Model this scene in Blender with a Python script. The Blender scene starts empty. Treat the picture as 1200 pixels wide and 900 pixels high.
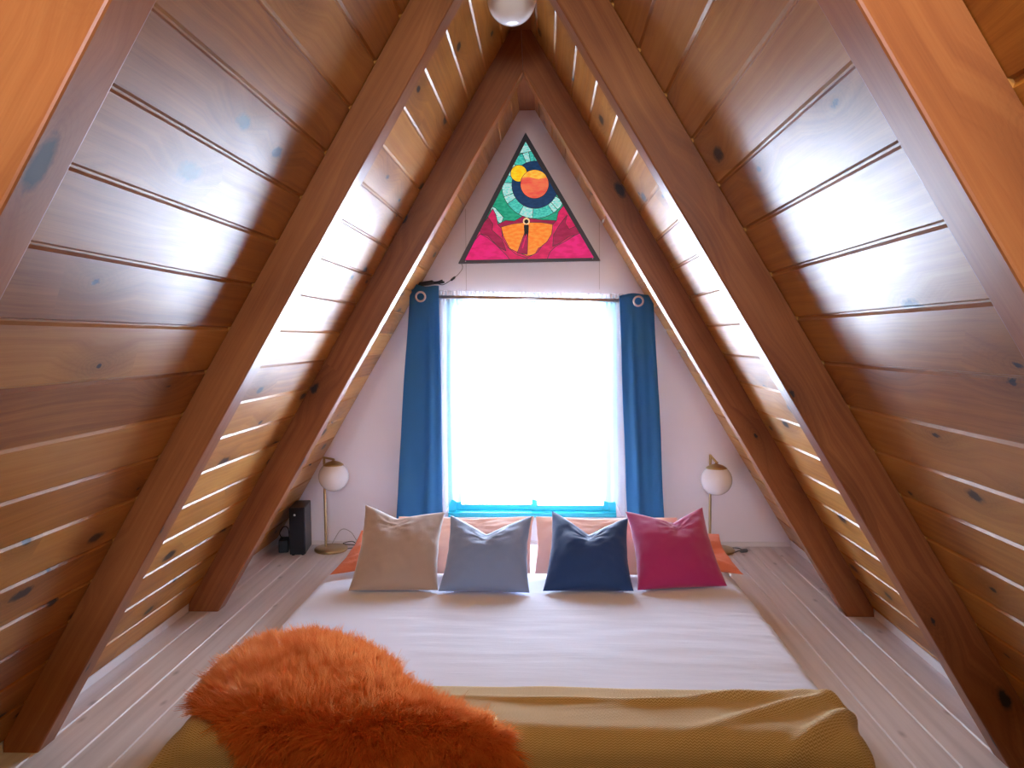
import bpy, bmesh, math, random
import numpy as np
from mathutils import Vector, Matrix, noise
random.seed(7)
rng = np.random.default_rng(11)
scn = bpy.context.scene
COL = scn.collection
R = math.radians

# ------------------------------------------------------------------ helpers
def link(name, bm, mat, parent=None, smooth=False):
    me = bpy.data.meshes.new(name)
    bm.normal_update()
    bm.to_mesh(me); bm.free()
    for m in (mat if isinstance(mat, (list, tuple)) else [mat]):
        me.materials.append(m)
    if smooth:
        me.polygons.foreach_set('use_smooth', [True] * len(me.polygons))
    o = bpy.data.objects.new(name, me); COL.objects.link(o)
    if parent: o.parent = parent
    return o

def tag(o, label=None, cat=None, group=None, kind=None):
    if label: o['label'] = label
    if cat: o['category'] = cat
    if group: o['group'] = group
    if kind: o['kind'] = kind
    return o

def empty(name, loc, label, cat, group=None, rz=0.0):
    o = bpy.data.objects.new(name, None); COL.objects.link(o)
    o.location = loc; o.rotation_euler.z = rz; o.empty_display_size = .05
    return tag(o, label, cat, group)

def autosmooth(o, ang=40):
    me = o.data
    me.polygons.foreach_set('use_smooth', [True] * len(me.polygons))
    try:
        me.set_sharp_from_angle(angle=R(ang))
    except Exception:
        pass
    return o

def bevel(o, w, seg=2):
    m = o.modifiers.new('edge', 'BEVEL'); m.width = w; m.segments = seg
    m.limit_method = 'ANGLE'; m.angle_limit = R(35); m.harden_normals = False
    return o

def box(bm, x0, x1, y0, y1, z0, z1, rot=None, piv=(0, 0, 0)):
    vs = [bm.verts.new((x, y, z)) for x in (x0, x1) for y in (y0, y1) for z in (z0, z1)]
    for f in ((0, 1, 3, 2), (4, 6, 7, 5), (0, 4, 5, 1), (2, 3, 7, 6), (0, 2, 6, 4), (1, 5, 7, 3)):
        bm.faces.new([vs[i] for i in f])
    if rot is not None:
        for v in vs: v.co = rot @ (v.co - Vector(piv)) + Vector(piv)
    return vs

def prism(bm, poly, y0, y1, axis='y'):
    """poly: list of (x, z); extruded along y."""
    a = [bm.verts.new((p[0], y0, p[1])) for p in poly]
    b = [bm.verts.new((p[0], y1, p[1])) for p in poly]
    n = len(poly); fs = []
    fs.append(bm.faces.new(a)); fs.append(bm.faces.new(b[::-1]))
    for i in range(n):
        fs.append(bm.faces.new((a[i], b[i], b[(i + 1) % n], a[(i + 1) % n])))
    return fs

def lathe(bm, prof, seg=40, M=None):
    """prof: list of (r, z)"""
    rings = []
    for r, z in prof:
        if r < 1e-6:
            rings.append([bm.verts.new((0, 0, z))])
        else:
            rings.append([bm.verts.new((r * math.cos(2 * math.pi * i / seg), r * math.sin(2 * math.pi * i / seg), z)) for i in range(seg)])
    for a, b in zip(rings, rings[1:]):
        for i in range(seg):
            j = (i + 1) % seg
            if len(a) == 1 and len(b) == 1: continue
            if len(a) == 1: bm.faces.new((a[0], b[j], b[i]))
            elif len(b) == 1: bm.faces.new((a[i], a[j], b[0]))
            else: bm.faces.new((a[i], a[j], b[j], b[i]))
    if M is not None:
        for rg in rings:
            for v in rg: v.co = M @ v.co
    bmesh.ops.recalc_face_normals(bm, faces=bm.faces)

def tube(bm, pts, r, seg=8, cap=True):
    pts = [Vector(p) for p in pts]; rings = []
    up = Vector((0, 0, 1))
    for i, p in enumerate(pts):
        t = (pts[min(i + 1, len(pts) - 1)] - pts[max(i - 1, 0)]).normalized()
        a = t.cross(up)
        if a.length < 1e-3: a = t.cross(Vector((1, 0, 0)))
        a.normalize(); b = a.cross(t)
        rr = r[i] if isinstance(r, (list, tuple)) else r
        rings.append([bm.verts.new(p + rr * (math.cos(2 * math.pi * k / seg) * a + math.sin(2 * math.pi * k / seg) * b)) for k in range(seg)])
    for A, B in zip(rings, rings[1:]):
        for k in range(seg): bm.faces.new((A[k], A[(k + 1) % seg], B[(k + 1) % seg], B[k]))
    if cap:
        bm.faces.new(rings[0][::-1]); bm.faces.new(rings[-1])
    bmesh.ops.recalc_face_normals(bm, faces=bm.faces)

def curve_pts(pts, n=8):
    pts = [Vector(p) for p in pts]; out = []
    P = [2 * pts[0] - pts[1]] + pts + [2 * pts[-1] - pts[-2]]
    for i in range(1, len(P) - 2):
        p0, p1, p2, p3 = P[i - 1:i + 3]
        for k in range(n):
            t = k / n
            out.append(.5 * ((2 * p1) + (-p0 + p2) * t + (2 * p0 - 5 * p1 + 4 * p2 - p3) * t * t + (-p0 + 3 * p1 - 3 * p2 + p3) * t ** 3))
    return out + [pts[-1]]

def grid(bm, nu, nv, fn, uv=None):
    """fn(u, v) with u, v in 0..1 -> Vector; optional uv(u, v) -> (s, t)"""
    V = [[bm.verts.new(fn(i / nu, j / nv)) for i in range(nu + 1)] for j in range(nv + 1)]
    L = bm.loops.layers.uv.new('UVMap') if uv else None
    for j in range(nv):
        for i in range(nu):
            f = bm.faces.new((V[j][i], V[j][i + 1], V[j + 1][i + 1], V[j + 1][i]))
            if uv:
                for l, (a, b) in zip(f.loops, ((i, j), (i + 1, j), (i + 1, j + 1), (i, j + 1))):
                    l[L].uv = uv(a / nu, b / nv)
    return V

def nz(x, y, z=0.0): return noise.noise(Vector((x, y, z)))

# ------------------------------------------------------------------ materials
class NT:
    def __init__(s, name):
        s.m = bpy.data.materials.new(name); s.m.use_nodes = True
        s.t = s.m.node_tree; s.t.nodes.clear()
        s.out = s.t.nodes.new('ShaderNodeOutputMaterial')
    def n(s, ty, **kw):
        nd = s.t.nodes.new(ty)
        for k, v in kw.items():
            if k.startswith('i_'):
                key = k[2:].replace('_', ' ')
                nd.inputs[key].default_value = v
            else: setattr(nd, k, v)
        return nd
    def l(s, a, b): s.t.links.new(a, b)
    def math(s, op, a, b=None, c=None, clamp=False):
        nd = s.t.nodes.new('ShaderNodeMath'); nd.operation = op; nd.use_clamp = clamp
        for i, v in enumerate((a, b, c)):
            if v is None: continue
            if isinstance(v, (int, float)): nd.inputs[i].default_value = v
            else: s.l(v, nd.inputs[i])
        return nd.outputs[0]
    def ramp(s, fac, stops, interp='LINEAR'):
        nd = s.t.nodes.new('ShaderNodeValToRGB'); cr = nd.color_ramp; cr.interpolation = interp
        while len(cr.elements) < len(stops): cr.elements.new(.5)
        for e, (p, c) in zip(cr.elements, stops):
            e.position = p; e.color = (c[0], c[1], c[2], 1) if len(c) == 3 else c
        s.l(fac, nd.inputs[0]); return nd.outputs[0]
    def mix(s, fac, a, b, mode='MIX'):
        nd = s.t.nodes.new('ShaderNodeMix'); nd.data_type = 'RGBA'; nd.blend_type = mode
        for i, v in ((0, fac), (6, a), (7, b)):
            if isinstance(v, (int, float)): nd.inputs[i].default_value = v
            elif isinstance(v, tuple): nd.inputs[i].default_value = (*v[:3], 1)
            else: s.l(v, nd.inputs[i])
        return nd.outputs[2]

def pbr(name, col, rough=.5, metal=0., spec=.5, bump=None, sheen=0., coat=0., emis=None, var=0.):
    t = NT(name)
    b = t.n('ShaderNodeBsdfPrincipled')
    b.inputs['Base Color'].default_value = (*col, 1)
    b.inputs['Roughness'].default_value = rough
    b.inputs['Metallic'].default_value = metal
    b.inputs['Specular IOR Level'].default_value = spec
    b.inputs['Sheen Weight'].default_value = sheen
    b.inputs['Coat Weight'].default_value = coat
    tc = t.n('ShaderNodeTexCoord')
    if var:
        nn = t.n('ShaderNodeTexNoise', i_Scale=7.0, i_Detail=3.0); t.l(tc.outputs['Object'], nn.inputs['Vector'])
        c = t.mix(nn.outputs[0], tuple(x * (1 - var) for x in col), tuple(min(1, x * (1 + var)) for x in col))
        t.l(c, b.inputs['Base Color'])
    if bump:
        sc, st, dist = bump
        nn = t.n('ShaderNodeTexNoise', i_Scale=sc, i_Detail=4.0); t.l(tc.outputs['Object'], nn.inputs['Vector'])
        bp = t.n('ShaderNodeBump', i_Strength=st, i_Distance=dist); t.l(nn.outputs[0], bp.inputs['Height'])
        t.l(bp.outputs[0], b.inputs['Normal'])
    if emis:
        b.inputs['Emission Color'].default_value = (*emis[0], 1); b.inputs['Emission Strength'].default_value = emis[1]
    t.l(b.outputs[0], t.out.inputs[0])
    return t.m

def wood(name, dark, mid, light, pitch=None, phase=0., rough=.3, knot=1., seed=0., coat=.0):
    """UV: u = metres along the grain, v = metres across it."""
    t = NT(name)
    uv = t.n('ShaderNodeUVMap'); uv.uv_map = 'UVMap'
    sp = t.n('ShaderNodeSeparateXYZ'); t.l(uv.outputs[0], sp.inputs[0])
    u, v = sp.outputs[0], sp.outputs[1]
    if pitch:
        pid = t.math('FLOOR', t.math('DIVIDE', t.math('SUBTRACT', v, phase), pitch))
    else:
        pid = t.math('MULTIPLY', t.n('ShaderNodeObjectInfo').outputs['Random'], 91.7)
    wn = t.n('ShaderNodeTexWhiteNoise', noise_dimensions='1D'); t.l(t.math('ADD', pid, seed), wn.inputs['W'])
    rnd = wn.outputs['Value']
    wn2 = t.n('ShaderNodeTexWhiteNoise', noise_dimensions='1D'); t.l(t.math('ADD', pid, seed + 37.3), wn2.inputs['W'])
    rnd2 = wn2.outputs['Value']
    uu = t.math('ADD', u, t.math('MULTIPLY', rnd, 23.0))
    vv = t.math('ADD', v, t.math('MULTIPLY', rnd2, 11.0))
    # knots : cells stretched a little along the grain
    kc = t.n('ShaderNodeCombineXYZ'); t.l(t.math('MULTIPLY', uu, 2.3), kc.inputs[0]); t.l(t.math('MULTIPLY', vv, 5.0), kc.inputs[1])
    vo = t.n('ShaderNodeTexVoronoi', voronoi_dimensions='2D', i_Scale=1.0); t.l(kc.outputs[0], vo.inputs['Vector'])
    kd = vo.outputs['Distance']
    sel = t.n('ShaderNodeSeparateColor'); t.l(vo.outputs['Color'], sel.inputs[0])
    ksel = t.math('GREATER_THAN', sel.outputs[0], 1 - .45 * knot)
    nk = t.n('ShaderNodeTexNoise', i_Scale=30.0, i_Detail=5.0, i_Roughness=.7); t.l(uv.outputs[0], nk.inputs['Vector'])
    kdd = t.math('ADD', kd, t.math('MULTIPLY', t.math('SUBTRACT', nk.outputs[0], .5), .12))
    kn = t.math('MULTIPLY', t.math('SUBTRACT', 1.0, t.math('DIVIDE', kdd, t.math('ADD', .035, t.math('MULTIPLY', t.math('POWER', sel.outputs[1], 1.6), .10))), clamp=True), ksel)
    halo = t.math('MULTIPLY', t.math('SUBTRACT', 1.0, t.math('DIVIDE', kd, .42), clamp=True), ksel)
    # grain, bent round the knots
    warp = t.n('ShaderNodeTexNoise', i_Scale=1.0, i_Detail=2.0)
    wc = t.n('ShaderNodeCombineXYZ'); t.l(t.math('MULTIPLY', uu, 1.6), wc.inputs[0]); t.l(t.math('MULTIPLY', vv, 3.0), wc.inputs[1]); t.l(wc.outputs[0], warp.inputs['Vector'])
    gv = t.math('ADD', t.math('MULTIPLY', vv, 60.0), t.math('MULTIPLY', warp.outputs[0], 3.2))
    gv = t.math('ADD', gv, t.math('MULTIPLY', halo, 3.5))
    gc = t.n('ShaderNodeCombineXYZ'); t.l(t.math('MULTIPLY', uu, .8), gc.inputs[0]); t.l(gv, gc.inputs[1])
    g = t.n('ShaderNodeTexNoise', i_Scale=1.0, i_Detail=5.0, i_Roughness=.6); t.l(gc.outputs[0], g.inputs['Vector'])
    fc = t.n('ShaderNodeCombineXYZ'); t.l(t.math('MULTIPLY', uu, 9.0), fc.inputs[0]); t.l(t.math('MULTIPLY', vv, 420.0), fc.inputs[1])
    fine = t.n('ShaderNodeTexNoise', i_Scale=1.0, i_Detail=2.0); t.l(fc.outputs[0], fine.inputs['Vector'])
    bl = t.n('ShaderNodeTexNoise', i_Scale=2.2, i_Detail=3.0); t.l(wc.outputs[0], bl.inputs['Vector'])
    f = t.math('ADD', t.math('MULTIPLY', g.outputs[0], .55), t.math('MULTIPLY', bl.outputs[0], .35))
    f = t.math('ADD', f, t.math('MULTIPLY', t.math('SUBTRACT', rnd, .5), .30))
    f = t.math('ADD', f, t.math('MULTIPLY', t.math('SUBTRACT', fine.outputs[0], .5), .16))
    col = t.ramp(f, [(.22, dark), (.48, mid), (.76, light)])
    col = t.mix(t.math('MULTIPLY', halo, .45), col, tuple(x * .55 for x in dark))
    ring = t.math('MULTIPLY', t.math('SINE', t.math('MULTIPLY', kdd, 150.)), t.math('POWER', halo, 2.0))
    col = t.mix(t.math('MULTIPLY', ring, .30, clamp=True), col, tuple(x * .45 for x in dark))
    col = t.mix(t.math('MULTIPLY', kn, 2.2, clamp=True), col, (.030, .024, .026))
    b = t.n('ShaderNodeBsdfPrincipled'); t.l(col, b.inputs['Base Color'])
    # worn varnish : patches of different gloss
    rc = t.n('ShaderNodeCombineXYZ'); t.l(t.math('MULTIPLY', uu, 2.2), rc.inputs[0]); t.l(t.math('MULTIPLY', vv, 60.0), rc.inputs[1])
    wr = t.n('ShaderNodeTexNoise', i_Scale=1.0, i_Detail=5.0, i_Roughness=.6); t.l(rc.outputs[0], wr.inputs['Vector'])
    mr = t.n('ShaderNodeMapRange'); t.l(wr.outputs[0], mr.inputs[0]); mr.inputs[1].default_value = .36; mr.inputs[2].default_value = .66
    mr.inputs[3].default_value = rough - .02; mr.inputs[4].default_value = rough + .04
    rr = mr.outputs[0]
    t.l(rr, b.inputs['Roughness'])
    b.inputs['Specular IOR Level'].default_value = .32
    b.inputs['Coat Weight'].default_value = coat; b.inputs['Coat Roughness'].default_value = .18
    h = t.math('ADD', t.math('MULTIPLY', g.outputs[0], .30), t.math('MULTIPLY', fine.outputs[0], .06))
    h = t.math('ADD', h, t.math('MULTIPLY', kn, -.5))
    bp = t.n('ShaderNodeBump', i_Strength=.07, i_Distance=.003); t.l(h, bp.inputs['Height'])
    t.l(bp.outputs[0], b.inputs['Normal'])
    t.l(b.outputs[0], t.out.inputs[0])
    return t.m

PITCH = .1467
M_plank = wood('varnished_pine_boards', (.30, .105, .022), (.50, .215, .045), (.64, .33, .085), PITCH, 1.508 - 20 * PITCH, rough=.33, knot=1.5)
M_plank_r = wood('varnished_pine_boards_right', (.30, .105, .022), (.50, .215, .045), (.64, .33, .085), PITCH, 1.526 - 20 * PITCH, rough=.33, knot=1.4, seed=61.)
M_beam = wood('varnished_pine_rafter', (.22, .068, .026), (.36, .132, .046), (.47, .20, .070), None, 0, rough=.33, knot=1.3)

def floor_mat():
    t = NT('whitewashed_boards')
    uv = t.n('ShaderNodeUVMap'); uv.uv_map = 'UVMap'
    sp = t.n('ShaderNodeSeparateXYZ'); t.l(uv.outputs[0], sp.inputs[0])
    c = t.n('ShaderNodeCombineXYZ'); t.l(t.math('MULTIPLY', sp.outputs[0], 1.2), c.inputs[0]); t.l(t.math('MULTIPLY', sp.outputs[1], 34.), c.inputs[1])
    g = t.n('ShaderNodeTexNoise', i_Scale=1.0, i_Detail=4.0); t.l(c.outputs[0], g.inputs['Vector'])
    k = t.n('ShaderNodeCombineXYZ'); t.l(t.math('MULTIPLY', sp.outputs[0], 3.4), k.inputs[0]); t.l(t.math('MULTIPLY', sp.outputs[1], 7.5), k.inputs[1])
    vo = t.n('ShaderNodeTexVoronoi', voronoi_dimensions='2D', i_Scale=1.0); t.l(k.outputs[0], vo.inputs['Vector'])
    s = t.n('ShaderNodeSeparateColor'); t.l(vo.outputs['Color'], s.inputs[0])
    kn = t.math('MULTIPLY', t.math('SUBTRACT', 1., t.math('DIVIDE', vo.outputs['Distance'], .10), clamp=True), t.math('GREATER_THAN', s.outputs[0], .72))
    col = t.ramp(g.outputs[0], [(.3, (.64, .59, .60)), (.55, (.76, .71, .72)), (.8, (.81, .77, .78))])
    col = t.mix(t.math('MULTIPLY', kn, .75), col, (.30, .28, .30))
    b = t.n('ShaderNodeBsdfPrincipled'); t.l(col, b.inputs['Base Color']); b.inputs['Roughness'].default_value = .38
    bp = t.n('ShaderNodeBump', i_Strength=.12, i_Distance=.002); t.l(g.outputs[0], bp.inputs['Height']); t.l(bp.outputs[0], b.inputs['Normal'])
    t.l(b.outputs[0], t.out.inputs[0]); return t.m
M_floor = floor_mat()
M_wall = pbr('painted_wall', (.87, .83, .88), .55, bump=(30., .08, .002))
M_wallr = pbr('rear_wall_boards', (.22, .12, .06), .6)
M_trimw = pbr('white_trim_paint', (.82, .78, .78), .3)
M_seam = pbr('wall_seam', (.62, .56, .58), .7)
M_ridge = wood('ridge_wood', (.20, .05, .017), (.34, .098, .026), (.47, .165, .04), None, 0, rough=.35, knot=.3)
M_brass = pbr('aged_brass', (.50, .36, .17), .30, metal=1.)
M_steel = pbr('brushed_steel', (.62, .58, .60), .28, metal=1.)
M_black = pbr('black_plastic', (.012, .014, .02), .38)
M_mesh = pbr('black_speaker_cloth', (.010, .012, .018), .8, bump=(900., .4, .001))
M_led = pbr('white_badge', (.8, .8, .8), .3)
M_cord = pbr('dark_cord', (.02, .02, .025), .5)
M_cordc = pbr('clear_cord', (.40, .36, .34), .35)
M_opal = pbr('opal_glass', (.88, .86, .86), .12, spec=.6, coat=.3)
M_curtain = None
def cloth(name, col, rough=.85, sheen=.3, transl=0., weave=None, var=.0, wrinkle=None):
    t = NT(name)
    b = t.n('ShaderNodeBsdfPrincipled'); b.inputs['Base Color'].default_value = (*col, 1)
    b.inputs['Roughness'].default_value = rough; b.inputs['Sheen Weight'].default_value = sheen
    b.inputs['Specular IOR Level'].default_value = .3
    tc = t.n('ShaderNodeTexCoord')
    if var:
        nn = t.n('ShaderNodeTexNoise', i_Scale=5.0, i_Detail=3.0); t.l(tc.outputs['Object'], nn.inputs['Vector'])
        t.l(t.mix(nn.outputs[0], tuple(x * (1 - var) for x in col), tuple(min(1, x * (1 + var)) for x in col)), b.inputs['Base Color'])
    h = None
    if weave:
        w = t.n('ShaderNodeTexNoise', i_Scale=weave, i_Detail=2.0); t.l(tc.outputs['Object'], w.inputs['Vector']); h = t.math('MULTIPLY', w.outputs[0], .25)
    if wrinkle:
        sx, sy, sz, amp = wrinkle
        mp = t.n('ShaderNodeMapping'); mp.inputs['Scale'].default_value = (sx, sy, sz); t.l(tc.outputs['Object'], mp.inputs[0])
        w2 = t.n('ShaderNodeTexNoise', i_Scale=1.0, i_Detail=4.0, i_Roughness=.55); t.l(mp.outputs[0], w2.inputs['Vector'])
        hh = t.math('MULTIPLY', w2.outputs[0], amp); h = hh if h is None else t.math('ADD', h, hh)
    if h is not None:
        bp = t.n('ShaderNodeBump', i_Strength=.5, i_Distance=.004); t.l(h, bp.inputs['Height']); t.l(bp.outputs[0], b.inputs['Normal'])
    if transl:
        tr = t.n('ShaderNodeBsdfTranslucent'); tr.inputs[0].default_value = (*[min(1, c * 1.2) for c in col], 1)
        mx = t.n('ShaderNodeMixShader', i_Fac=transl); t.l(b.outputs[0], mx.inputs[1]); t.l(tr.outputs[0], mx.inputs[2]); t.l(mx.outputs[0], t.out.inputs[0])
    else: t.l(b.outputs[0], t.out.inputs[0])
    return t.m
M_curtain = cloth('blue_curtain_cloth', (.045, .205, .43), .8, .2, transl=.3, weave=400.)
M_sheet = cloth('white_cotton', (.74, .78, .92), .8, .15, wrinkle=(5., 30., 8., .8))
M_beige = cloth('beige_velvet', (.45, .36, .31), .6, .6, weave=300., wrinkle=(18, 18, 18, .5))
M_pale = cloth('pale_blue_velvet', (.24, .35, .60), .6, .6, weave=300., wrinkle=(18, 18, 18, .5))
M_navy = cloth('navy_velvet', (.012, .060, .215), .6, .35, weave=300., wrinkle=(18, 18, 18, .5))
M_mag = cloth('magenta_velvet', (.43, .022, .165), .6, .5, weave=300., wrinkle=(18, 18, 18, .5))
M_peach = cloth('peach_cotton', (.88, .60, .49), .8, .2, transl=.15, wrinkle=(14, 14, 14, .8))
M_orange = cloth('orange_crinkled', (.76, .20, .09), .8, .2, wrinkle=(45, 45, 45, 2.), var=.35)

def sheer_mat():
    t = NT('white_sheer')
    tp = t.n('ShaderNodeBsdfTransparent'); tp.inputs[0].default_value = (1, 1, 1, 1)
    tl = t.n('ShaderNodeBsdfTranslucent'); tl.inputs[0].default_value = (.92, .93, .95, 1)
    df = t.n('ShaderNodeBsdfDiffuse'); df.inputs[0].default_value = (.88, .88, .9, 1)
    m1 = t.n('ShaderNodeMixShader', i_Fac=.45); t.l(tl.outputs[0], m1.inputs[1]); t.l(df.outputs[0], m1.inputs[2])
    m2 = t.n('ShaderNodeMixShader', i_Fac=.60); t.l(m1.outputs[0], m2.inputs[1]); t.l(tp.outputs[0], m2.inputs[2])
    t.l(m2.outputs[0], t.out.inputs[0]); return t.m
M_sheer = sheer_mat()

def glass_mat():
    t = NT('window_glass')
    tp = t.n('ShaderNodeBsdfTransparent'); tp.inputs[0].default_value = (.96, .98, .98, 1)
    gl = t.n('ShaderNodeBsdfGlossy'); gl.inputs['Roughness'].default_value = .02
    fr = t.n('ShaderNodeFresnel', i_IOR=1.45)
    mx = t.n('ShaderNodeMixShader'); t.l(fr.outputs[0], mx.inputs[0]); t.l(tp.outputs[0], mx.inputs[1]); t.l(gl.outputs[0], mx.inputs[2])
    t.l(mx.outputs[0], t.out.inputs[0]); return t.m
M_glass = glass_mat()
M_frame = pbr('teal_frame_paint', (.02, .46, .60), .35)

def blanket_mat():
    t = NT('ochre_chevron_knit')
    uv = t.n('ShaderNodeUVMap'); uv.uv_map = 'UVMap'
    sp = t.n('ShaderNodeSeparateXYZ'); t.l(uv.outputs[0], sp.inputs[0])
    tri = t.math('PINGPONG', t.math('DIVIDE', sp.outputs[0], .0060), 1.0)
    ph = t.math('ADD', t.math('DIVIDE', sp.outputs[1], .0066), t.math('MULTIPLY', tri, .75))
    st = t.math('PINGPONG', ph, .5)
    nn = t.n('ShaderNodeTexNoise', i_Scale=300.0, i_Detail=2.0); t.l(uv.outputs[0], nn.inputs['Vector'])
    s2 = t.math('MULTIPLY', st, 2.0)
    col = t.mix(s2, (.47, .30, .105), (.92, .76, .46))
    b = t.n('ShaderNodeBsdfPrincipled'); t.l(col, b.inputs['Base Color']); b.inputs['Roughness'].default_value = .9; b.inputs['Sheen Weight'].default_value = .3
    b.inputs['Specular IOR Level'].default_value = .2
    h = t.math('ADD', s2, t.math('MULTIPLY', nn.outputs[0], .4))
    bp = t.n('ShaderNodeBump', i_Strength=.55, i_Distance=.003); t.l(h, bp.inputs['Height']); t.l(bp.outputs[0], b.inputs['Normal'])
    t.l(b.outputs[0], t.out.inputs[0]); return t.m
M_blanket = blanket_mat()

def fur_mat():
    t = NT('orange_fleece')
    at = t.n('ShaderNodeAttribute'); at.attribute_name = 'tint'
    col = t.mix(at.outputs['Fac'], (.84, .25, .06), (1., .50, .17))
    d = t.n('ShaderNodeBsdfDiffuse'); t.l(col, d.inputs[0])
    tr = t.n('ShaderNodeBsdfTranslucent'); t.l(col, tr.inputs[0])
    m = t.n('ShaderNodeMixShader', i_Fac=.45); t.l(d.outputs[0], m.inputs[1]); t.l(tr.outputs[0], m.inputs[2])
    g = t.n('ShaderNodeBsdfGlossy'); g.inputs['Roughness'].default_value = .45; g.inputs[0].default_value = (1, .75, .55, 1)
    m2 = t.n('ShaderNodeMixShader', i_Fac=.08); t.l(m.outputs[0], m2.inputs[1]); t.l(g.outputs[0], m2.inputs[2])
    t.l(m2.outputs[0], t.out.inputs[0]); return t.m
M_fur = fur_mat()
M_hide = pbr('orange_hide', (.55, .12, .02), .9)

def pane_mat(name, a, b, scale=30., strength=.48):
    """hand-rolled coloured glass, lit from inside the lamp panel"""
    t = NT(name)
    tc = t.n('ShaderNodeTexCoord')
    mp = t.n('ShaderNodeMapping'); mp.inputs['Scale'].default_value = (1., 1., 2.6); t.l(tc.outputs['Object'], mp.inputs[0])
    n = t.n('ShaderNodeTexNoise', i_Scale=scale, i_Detail=3.0); t.l(mp.outputs[0], n.inputs['Vector'])
    col = t.ramp(n.outputs[0], [(.38, a), (.62, b)])
    p = t.n('ShaderNodeBsdfPrincipled'); t.l(col, p.inputs['Base Color']); p.inputs['Roughness'].default_value = .4; p.inputs['Specular IOR Level'].default_value = .25
    t.l(col, p.inputs['Emission Color']); p.inputs['Emission Strength'].default_value = strength
    t.l(p.outputs[0], t.out.inputs[0]); return t.m

# ------------------------------------------------------------------ room dimensions (metres)
SL = 1.6925                       # rise of the roof per metre
S60 = SL / math.hypot(1, SL); C60 = 1 / math.hypot(1, SL)
WR = 1.594                        # half width of the floor between the roof boards
APEX = WR * SL
YW = 4.650                        # window wall
YB = -1.90                        # wall behind the camera
TR = 1.579

DEL = .1224 / S60
TRUSS = [(.9768, .011, .0059), (2.2297, -.0097, .0038), (3.4618, .0086, -.0096)]
BT = .0857

# floor -------------------------------------------------------------
YFL = 2.10                        # the white boards stop here; unseen dark boards added beyond to cut bounce light
def build_floor():
    bm = bmesh.new(); L = bm.loops.layers.uv.new('UVMap')
    xs = set()
    x = 1.1777
    while x > 0.05: xs.add(round(x, 4)); x -= .1359
    xs |= {1.1777 + .1359, 1.1777 + 2 * .1359, 1.1777 + 3 * .1359}
    x = -1.1984
    while x < -.05: xs.add(round(x, 4)); x += .1385
    xs |= {-1.1984 - .1385, -1.1984 - 2 * .1385, -1.1984 - 3 * .1385}
    xs = sorted(xs)
    prof = [(-1.75, 0.)]
    for g in xs:
        if abs(g) > 1.72: continue
        prof += [(g - .0045, 0.), (g - .0015, -.005), (g + .0015, -.005), (g + .0045, 0.)]
    prof.append((1.75, 0.))
    for y0, y1 in ((YFL, YW + .12),):
        a = [bm.verts.new((p[0], y0, p[1])) for p in prof]; b = [bm.verts.new((p[0], y1, p[1])) for p in prof]
        for i in range(len(prof) - 1):
            f = bm.faces.new((a[i], a[i + 1], b[i + 1], b[i]))
            for l in f.loops: l[L].uv = (l.vert.co.y + 3.7 * math.floor(prof[i][0] * 7), l.vert.co.x)
        u0 = bm.verts.new((-1.75, y0, -.12)); u1 = bm.verts.new((1.75, y0, -.12)); u2 = bm.verts.new((1.75, y1, -.12)); u3 = bm.verts.new((-1.75, y1, -.12))
        bm.faces.new((u0, u3, u2, u1))
        bm.faces.new([a[0], u0, u1, a[-1]] + a[-2:0:-1]); bm.faces.new([b[0]] + b[1:] + [u2, u3])
        bm.faces.new((a[0], b[0], u3, u0)); bm.faces.new((a[-1], u1, u2, b[-1]))
    bmesh.ops.recalc_face_normals(bm, faces=bm.faces)
    return tag(link('floor', bm, M_floor), 'white painted board floor running along both sides of the bed', 'floor', kind='structure')
build_floor()
bm = bmesh.new(); L = bm.loops.layers.uv.new('UVMap')
box(bm, -1.75, 1.75, YB, YFL - .001, -.12, -.001)
bmesh.ops.recalc_face_normals(bm, faces=bm.faces)
for f in bm.faces:
    for l in f.loops: l[L].uv = (l.vert.co.y, l.vert.co.x)
M_floorb = wood('bare_brown_boards', (.07, .025, .012), (.12, .045, .02), (.18, .075, .03), .14, 0, rough=.45, knot=.5)
tag(link('floor_front', bm, M_floorb), 'unseen brown boards added in front of the white floor to cut bounce light', 'floor', kind='structure')

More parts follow.
